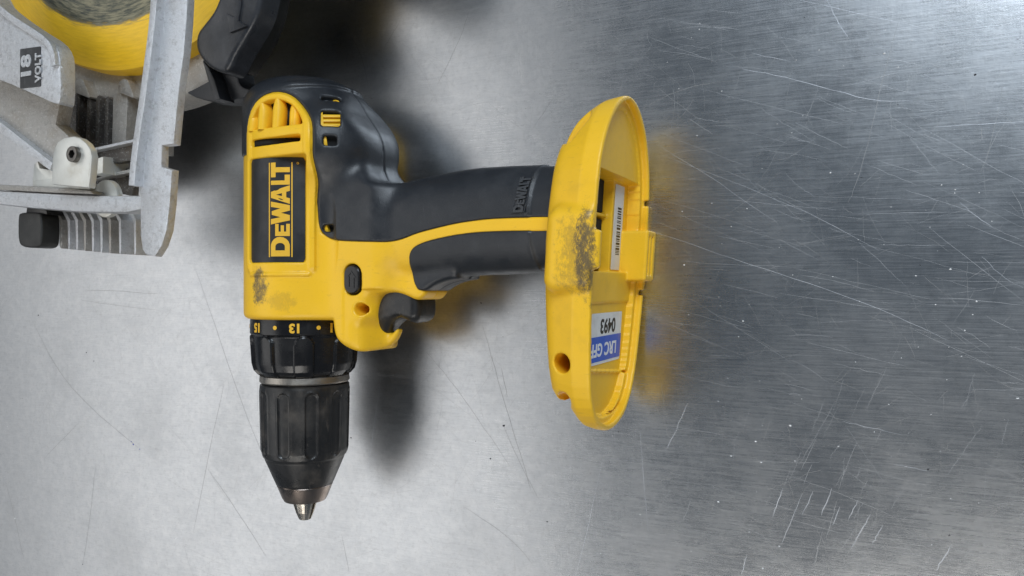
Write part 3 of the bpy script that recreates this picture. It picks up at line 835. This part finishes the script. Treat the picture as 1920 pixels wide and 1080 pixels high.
# --- battery foot
XF = 163.5
OUT = [(79, 0), (78.3, 5), (76, 11), (72, 18.5), (67, 24.5), (60, 29.8), (52, 33.8), (43, 36.2), (30, 37.3), (15, 37.4), (0, 36.8), (-15, 35.2), (-30, 32.8), (-40, 30), (-48, 25.5), (-54, 18.5), (-57.5, 9.5), (-58.7, 0)]
OUT = chaikin(OUT + [(y, -z) for y, z in OUT[-2:0:-1]], 1)
SIL = [(180, 82), (165, 79), (161, 77.2), (157, 74.5), (153.5, 71.5), (150, 66.5), (147, 60), (145, 54.5), (143.8, 47), (143, 38.6), (142.2, 31), (141, 18), (140.8, 3), (140.6, -12), (140.6, -30), (141, -40),
       (143, -44.2), (145.5, -46.0), (148.2, -46.6), (149.2, -50.4), (150.5, -56), (153.5, -59.5), (158, -62), (180, -66)]
def f_foot(X, Y, Z):
    u = X - XF - (Y - 9) * .065
    A = np.abs(Z)
    d2 = sd_poly(OUT, Y, Z)
    sil = sd_poly(SIL, X, Y)
    hull = smax(d2 + .40 * np.maximum(0, -u - 7), sil, 6)
    bump = sd_box(u, Y, A, (-8.5, 14.5, 31.0), (11.0, 16.6, 8.8), 6.0)
    hull = smin(hull, bump, 2.0)
    hull = smax(hull, u - 2.6 * sstep(0, 1.2, 7.8 - np.abs(Y - 14.2)) * sstep(31, 32, A), .8)
    inner = d2 + 2.6
    fl = np.where(Y > 46, 3.8, np.where(Y < -6, 6.0, 8.5))
    pocket = (Y > 7) & (Y < 46) & (Z > -9) & (Z < 29)
    fl = np.where(pocket, 16.0, fl)
    fl = np.where((Y > 29.6) & (Y < 31.6) & (Z > -9), 11.0, fl)
    fl = np.where((Y <= 7) & (Y > -6), 5.0, fl)
    fl = np.where((d2 > -5.8) & ~pocket, np.minimum(fl, 3.0 + 0 * fl), fl)                     # ledge round the rim
    fl = np.where((Y < -6) & (np.abs(np.sqrt((Y + 30) ** 2 * 1.9 + (Z * .98 + 3) ** 2) - 31.5) < .7) & (Y < -36), 4.6, fl)   # moulded crescent
    fl = np.where((Y < -6) & (np.abs(Y + 37.5 - .10 * (Z + 30)) < .6) & (Z < 30), 5.0, fl)
    cav = np.maximum(inner, -u - fl)
    hull = smax(hull, -cav, .5)
    latch = sd_box(u, Y, Z, (-3.0, 14.2, -30.4), (6.8, 11.0, 7.0), .8)
    latch = smax(latch, -sd_box(u, Y, Z, (2, 14.2, -32.0), (5.5, 8.6, 1.5), .3), .4)
    latch = smax(latch, -sd_box(u, Y, Z, (2, 14.2, -27.2), (5.5, 8.6, 1.2), .3), .4)
    hull = smin(hull, latch, .6)
    for sgn in (38.0, -2.0):                                                                   # notches in the far rail
        hull = smax(hull, -sd_box(u, Y, Z, (0, sgn, -34), (2.2, 1.2, 6), .2), .3)
    h1 = np.sqrt((X - 149.2) ** 2 + (Y + 28.7) ** 2) - 3.9
    h2 = np.sqrt((X - 147.8) ** 2 + (Y + 43.4) ** 2) - 3.4
    hull = smax(hull, -np.maximum(h1, 4 - A), .5)
    hull = smax(hull, -np.maximum(h2, 4 - A), .5)
    ca, sa = math.cos(.95), math.sin(.95)
    xx, yy = (X - 152) * ca + (Y - 62.6) * sa, -(X - 152) * sa + (Y - 62.6) * ca
    dim = np.sqrt(np.maximum(np.abs(xx) - 4.5, 0) ** 2 + yy ** 2) - 3.3
    hull = smax(hull, -np.maximum(dim, 18.5 - A), 1.0)
    return hull
foot = sdf_object('battery_foot', f_foot, (133, -64, -43), (172, 84, 43), .56, yellow_foot, drill)
def fpt(u, y, z): return (XF + (y - 9) * .065 + u, y, z)
for ya, yb in ((8.0, 29.0), (32.2, 45.4)):
    q = [fpt(-15.4, ya, -8), fpt(-15.4, yb, -8), fpt(-12.5, yb, -8), fpt(-12.5, ya, -8)]
    slab('pocket_shade_slab', [(a[0], a[1]) for a in q], -8, 27.5, dark, drill)  # dark slab laid in the pocket as painted shade
# stickers on the foot floor: reading direction +z, letter tops toward -y
def on_floor(u, yc, zc, ang=0.0):
    ca, sa = math.cos(ang), math.sin(ang)
    def f(a, b, h):
        a, b = a * ca - b * sa, a * sa + b * ca
        return fpt(u + h, yc - b, zc + a)
    return f
st = joined('asset_sticker', [(rrect(-20, -10.4, 20, 10.6, .6, 3), [])], on_floor(-5.9, -20.6, -3.5), paper, drill, .12)
joined('blue_band', [([(-20.05, -.8), (20.05, -.8), (20.05, 9.4), (-20.05, 9.4)], [])], on_floor(-5.76, -20.6, -3.5), blue_paper, st, .08)
text_object('asset_number', '0493', 8.2, .22, on_floor(-5.76, -15.4, -4.5), ink, st, .08, 1.0, 1.25)
text_object('asset_name', 'LRC GFF', 7.4, .20, on_floor(-5.66, -25.0, -.5), white_ink, st, .08, 1.0, 1.22)
bs = joined('barcode_sticker', [(rrect(-6.3, -19, 6.3, 17.5, .5, 3), [])], on_floor(-8.35, 25.4, -17.6), paper, drill, .12)
x = -9.5
while x < 11:
    w = rng.choice((.35, .35, .6, .9))
    joined('bar', [([(-3.6, x), (1.6, x), (1.6, x + w), (-3.6, x + w)], [])], on_floor(-8.22, 25.4, -17.6), ink, bs, .05)
    x += w + rng.choice((.35, .5, .8))

# ================================================================== the circular saw (partly in the picture)
saw_org = at(230, -60, 0)
saw = thing('circular_saw', (saw_org[0] / 1000, saw_org[1] / 1000, 0),
            'grey alloy circular saw with yellow blade guard lying beside the drill', 'circular saw')
def sp_(pts, z): return [(a - saw_org[0], b - saw_org[1]) for a, b in (at(px, py, z) for px, py in pts)]
def spc(pts, z, n=2): return [tuple(p) for p in chaikin(sp_(pts, z), n)]

# guard disc centre fitted in the plane z = 58
gc = (-357.4 - saw_org[0], 243.4 - saw_org[1])
def saw_disc(name, prof, mat, n=200, a0=0, a1=360):
    V, F = [], []; full = a1 - a0 >= 360
    for i, (r, z) in enumerate(prof):
        for j in range(n):
            a = math.radians(a0 + (a1 - a0) * j / (n if full else n - 1)); V.append((r * math.cos(a) / 1000, r * math.sin(a) / 1000, z / 1000))
    for i in range(len(prof) - 1):
        for j in range(n if full else n - 1): F.append((i * n + j, i * n + (j + 1) % n, (i + 1) * n + (j + 1) % n, (i + 1) * n + j))
    if full: F.append(tuple(range(n)))
    me = bpy.data.meshes.new(name); me.from_pydata(V, [], F)
    bm = bmesh.new(); bm.from_mesh(me); bmesh.ops.recalc_face_normals(bm, faces=bm.faces); bm.to_mesh(me); bm.free()
    me.shade_smooth()
    try: me.set_sharp_from_angle(angle=math.radians(40))
    except Exception: pass
    o = link_mesh(name, me, mat, saw); o.location = (gc[0] / 1000, gc[1] / 1000, 0)
    return o
saw_disc('blade_guard', [(5, 66), (60, 66), (95, 64), (112, 61.5), (122, 58.5), (126.5, 56), (127.5, 53), (127.5, 40)], guard_paint)
saw_disc('guard_flange', [(110, 40), (129, 48), (138, 47.5), (143, 46), (145, 43), (145, 30), (110, 30)], cast_dirty, 120, -165, -70)
saw_disc('motor_case', [(5, 36), (40, 36), (46, 30), (48, 0)], knob_black, 64)

HZ = 88
gh = slab('gear_housing', spc([(-60, -60), (0, 8), (28, 30), (60, 52), (96, 74), (110, 95), (113, 118), (113, 190), (106, 197), (60, 176), (0, 150), (-60, 130)], HZ, 1), 80, HZ, cast, saw, 1.6)
def ridge(pts, z, w, h, mat, name, parent):
    p = np.asarray(sp_(pts, z)); p = chaikin(p, 2, False)
    t = np.gradient(p, axis=0); t /= np.linalg.norm(t, axis=1)[:, None]; n = np.stack([-t[:, 1], t[:, 0]], 1)
    poly = [tuple(a) for a in p + n * w / 2] + [tuple(a) for a in (p - n * w / 2)[::-1]]
    return slab(name, poly, z - 1, z + h, mat, parent, min(w, h) * .4)
ridge([(-40, -22), (0, 14), (30, 38), (62, 58), (92, 78), (104, 97), (107, 125)], HZ, 3.4, 2.2, cast, 'housing_rim', gh)
joined('voltage_panel', [(rrect(-11.6, -7.0, 11.6, 7.2, .6, 3), [])], (lambda o: lambda a, b, h: (o[0] - b * 1.15, o[1] + a * .88 + b * .05, HZ + h))(sp_([(58, 127)], HZ)[0]), hatch, gh, .35)
o18 = sp_([(52, 127)], HZ)[0]; oV = sp_([(74, 127)], HZ)[0]
text_object('voltage_number', '18', 10.0, .45, lambda a, b, h: (o18[0] - b * 1.05, o18[1] + a, HZ + .3 + h), cast, gh, .5, 1.05, 1.25)
text_object('voltage_word', 'VOLT', 5.4, .22, lambda a, b, h: (oV[0] - b * 1.1, oV[1] + a, HZ + .3 + h), cast, gh, .5, 1.05, 1.05)

slab('pivot_arm', sp_([(-60, 110), (0, 140), (60, 170), (112, 190), (104, 232), (128, 254), (134, 275), (112, 310), (96, 318), (0, 246), (-60, 205)], 74), 66, 74, cast_dirty, saw, 3.0)
slab('pivot_arm_rib', sp_([(-60, 188), (0, 228), (98, 305), (92, 320), (0, 250), (-60, 210)], 78), 70, 78, cast, saw, 1.5)
# casting behind the ribs, coloured dark to paint the shade in the gaps
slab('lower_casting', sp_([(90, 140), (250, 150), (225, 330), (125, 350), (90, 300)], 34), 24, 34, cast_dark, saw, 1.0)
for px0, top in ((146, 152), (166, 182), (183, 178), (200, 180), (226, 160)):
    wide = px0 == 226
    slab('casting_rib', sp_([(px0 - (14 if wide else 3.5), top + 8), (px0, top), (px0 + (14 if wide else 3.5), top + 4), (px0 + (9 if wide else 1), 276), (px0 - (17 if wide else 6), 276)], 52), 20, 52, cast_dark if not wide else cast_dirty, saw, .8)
for px0 in (150, 233):
    slab('flange_lug', spc([(px0 - 14, 172), (px0 - 10, 150), (px0 + 4, 146), (px0 + 10, 160), (px0 + 20, 186), (px0 + 2, 178)], 54, 2), 40, 54, cast_dirty, saw, 1.0)
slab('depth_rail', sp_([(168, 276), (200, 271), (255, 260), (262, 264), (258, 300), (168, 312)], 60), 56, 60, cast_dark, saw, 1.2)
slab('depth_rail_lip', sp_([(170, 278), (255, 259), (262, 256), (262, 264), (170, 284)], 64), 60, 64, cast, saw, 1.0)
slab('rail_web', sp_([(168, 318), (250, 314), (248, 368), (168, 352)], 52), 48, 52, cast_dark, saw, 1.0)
slab('rail_web_lip', sp_([(200, 326), (256, 314), (256, 322), (170, 338)], 58), 54, 58, cast_dirty, saw, .8)
slab('rail_block', sp_([(176, 298), (193, 293), (192, 325), (174, 328)], 66), 50, 66, zinc, saw, 1.0)

# hinge bracket with its bolt
BZ = 92
boltc = sp_([(142, 290)], BZ)[0]
hb = slab('hinge_bracket', [tuple(p) for p in sp_([(96, 346), (97, 300), (101, 278), (108, 265), (120, 258), (137, 255), (150, 259), (161, 268), (169, 280), (172, 293), (169, 330), (166, 352)], BZ)], BZ - 3.5, BZ, zinc, saw, 1.2,
          holes=[[(boltc[0] + 2.6 * math.cos(k * .524), boltc[1] + 2.6 * math.sin(k * .524)) for k in range(12)]])
slab('bracket_cheek', sp_([(60, 346), (63, 308), (70, 302), (74, 315), (92, 318), (100, 312), (97, 346)], 72), 66, 72, zinc, saw, .8)
slab('bracket_wall', sp_([(60, 350), (62, 338), (100, 334), (166, 344), (168, 356), (100, 352)], 80), 62, 80, zinc, saw, .8)
def cylz(name, c, r, z0, z1, mat, parent, hole=0, n=28, bev=.6, sides=None):
    ring = [(c[0] + r * math.cos(2 * math.pi * k / n), c[1] + r * math.sin(2 * math.pi * k / n)) for k in range(n)]
    hs = []
    if hole: hs = [[(c[0] + hole * math.cos(2 * math.pi * k / (sides or n)), c[1] + hole * math.sin(2 * math.pi * k / (sides or n))) for k in range(sides or n)]]
    return slab(name, ring, z0, z1, mat, parent, bev, hs)
cylz('bolt', boltc, 3.9, BZ - 5, BZ + 2.4, bolt_metal, saw, 2.0, sides=6)
cylz('bolt_socket', boltc, 2.3, BZ - 6, BZ - .4, dark, saw)

SZ = 84
slab('quadrant_bar', sp_([(-60, 350), (0, 357), (95, 362), (170, 366), (235, 366), (268, 366), (270, 392), (235, 399), (150, 398), (60, 391), (0, 384), (-60, 378)], SZ), SZ - 8, SZ, cast, saw, 2.2)
slab('quadrant_bar_edge', sp_([(-60, 340), (0, 346), (95, 350), (168, 357), (176, 364), (95, 361), (0, 356), (-60, 348)], SZ + 1), SZ - 10, SZ + 1, cast_dirty, saw, 1.0)
wc = sp_([(196, 372)], SZ - 6)[0]
cylz('washer', wc, 9.5, SZ - 9, SZ - 6, zinc, saw, bev=.9)
slab('locking_knob', spc([(33, 404), (38, 398), (72, 398), (78, 404), (78, 455), (70, 465), (42, 464), (33, 454)], 76, 2), 66, 76, knob_black, saw, 3.5, segs=4)
slab('knob_stem', sp_([(50, 385), (85, 388), (88, 402), (48, 400)], 74), 62, 74, black, saw, 1.0)
for i, px0 in enumerate((113, 128, 143, 158, 173, 189, 205, 224, 252)):
    b = 464 + i * 1.5
    slab('cooling_fin', sp_([(px0 - 12, 396), (px0 - 6, 396), (px0 + 3, 412), (px0 + 3, b - 6), (px0 + 1.5, b + 2), (px0 - 1, b), (px0 - 2, 416)], 66), 57, 66, cast if i % 3 else cast_dirty, saw, .5)
slab('fin_plate', sp_([(95, 392), (258, 396), (250, 468), (102, 460)], 58), 55, 58, cast, saw, 1.0)

# shoe seen along its edge: rail, then the broader flange with the sight notch
slab('shoe', sp_([(311, -60), (306, 0), (301, 60), (294, 120), (285, 185), (274, 260), (266, 315), (262, 360), (262, 440), (266, 468), (272, 478), (290, 481), (302, 462), (312, 432), (318, 380), (322, 318), (302, 312), (303, 273), (325, 270), (332, 195),
               (337, 150), (344, 100), (349, 40), (351, 0), (353, -60)], 92), 88, 92, cast, saw, 1.4)
ridge([(308, -60), (304, 0), (299, 62), (291, 122), (282, 190), (271, 262), (264, 318), (262, 350)], 92, 4.0, 4.5, cast, 'shoe_edge', saw)

# lower guard, black, with its moulded arrow
GZ = 66
BG = chaikin([(430, -70), (408, 0), (398, 22), (380, 45), (368, 60), (364, 84), (372, 107), (392, 128), (420, 138), (430, 126), (438, 106), (458, 73), (480, 35), (490, 0), (502, -70)], 2)
lg = slab('lower_guard', sp_([tuple(p) for p in BG], GZ), 54, GZ, guard_black, saw, 3.0, segs=4)
slab('lower_guard_skirt', sp_([tuple(p) for p in chaikin([(420, -70), (400, 20), (372, 70), (376, 112), (404, 136), (424, 128), (440, 104), (462, 70), (480, 30), (488, 0), (500, -70)], 1)], 50), 30, 50, knob_black, saw, 3.0)
slab('guard_tip', sp_([tuple(p) for p in chaikin([(340, 150), (352, 140), (385, 130), (405, 130), (430, 138), (444, 128), (446, 150), (452, 162), (470, 168), (468, 178), (445, 187), (412, 191), (372, 186), (345, 172)], 1)], 46), 34, 46, guard_black, saw, 2.5)
slab('guard_tip_edge', sp_([(378, 112), (392, 128), (402, 150), (412, 185), (402, 188), (392, 160), (386, 140)], 54), 44, 54, guard_black, saw, 1.2)
ridge_pts = [(452, -20), (455, 8), (450, 40), (466, 50), (434, 62), (427, 26), (441, 33), (445, 5), (440, -20)]
ow = sp_(ridge_pts, GZ)
ci = (sum(p[0] for p in ow) / len(ow), sum(p[1] for p in ow) / len(ow))
slab('guard_arrow', ow, GZ - .5, GZ + 1.1, guard_black, lg, .4)

bp = sp_([(650, -190), (830, -190), (800, -6), (690, -6)], 0)  # unseen block added out of view to darken the bench's upper edge
slab('added_smudge_block', [tuple(p) for p in chaikin(bp, 3)], 0, 70, knob_black, saw, 6.0, segs=4)
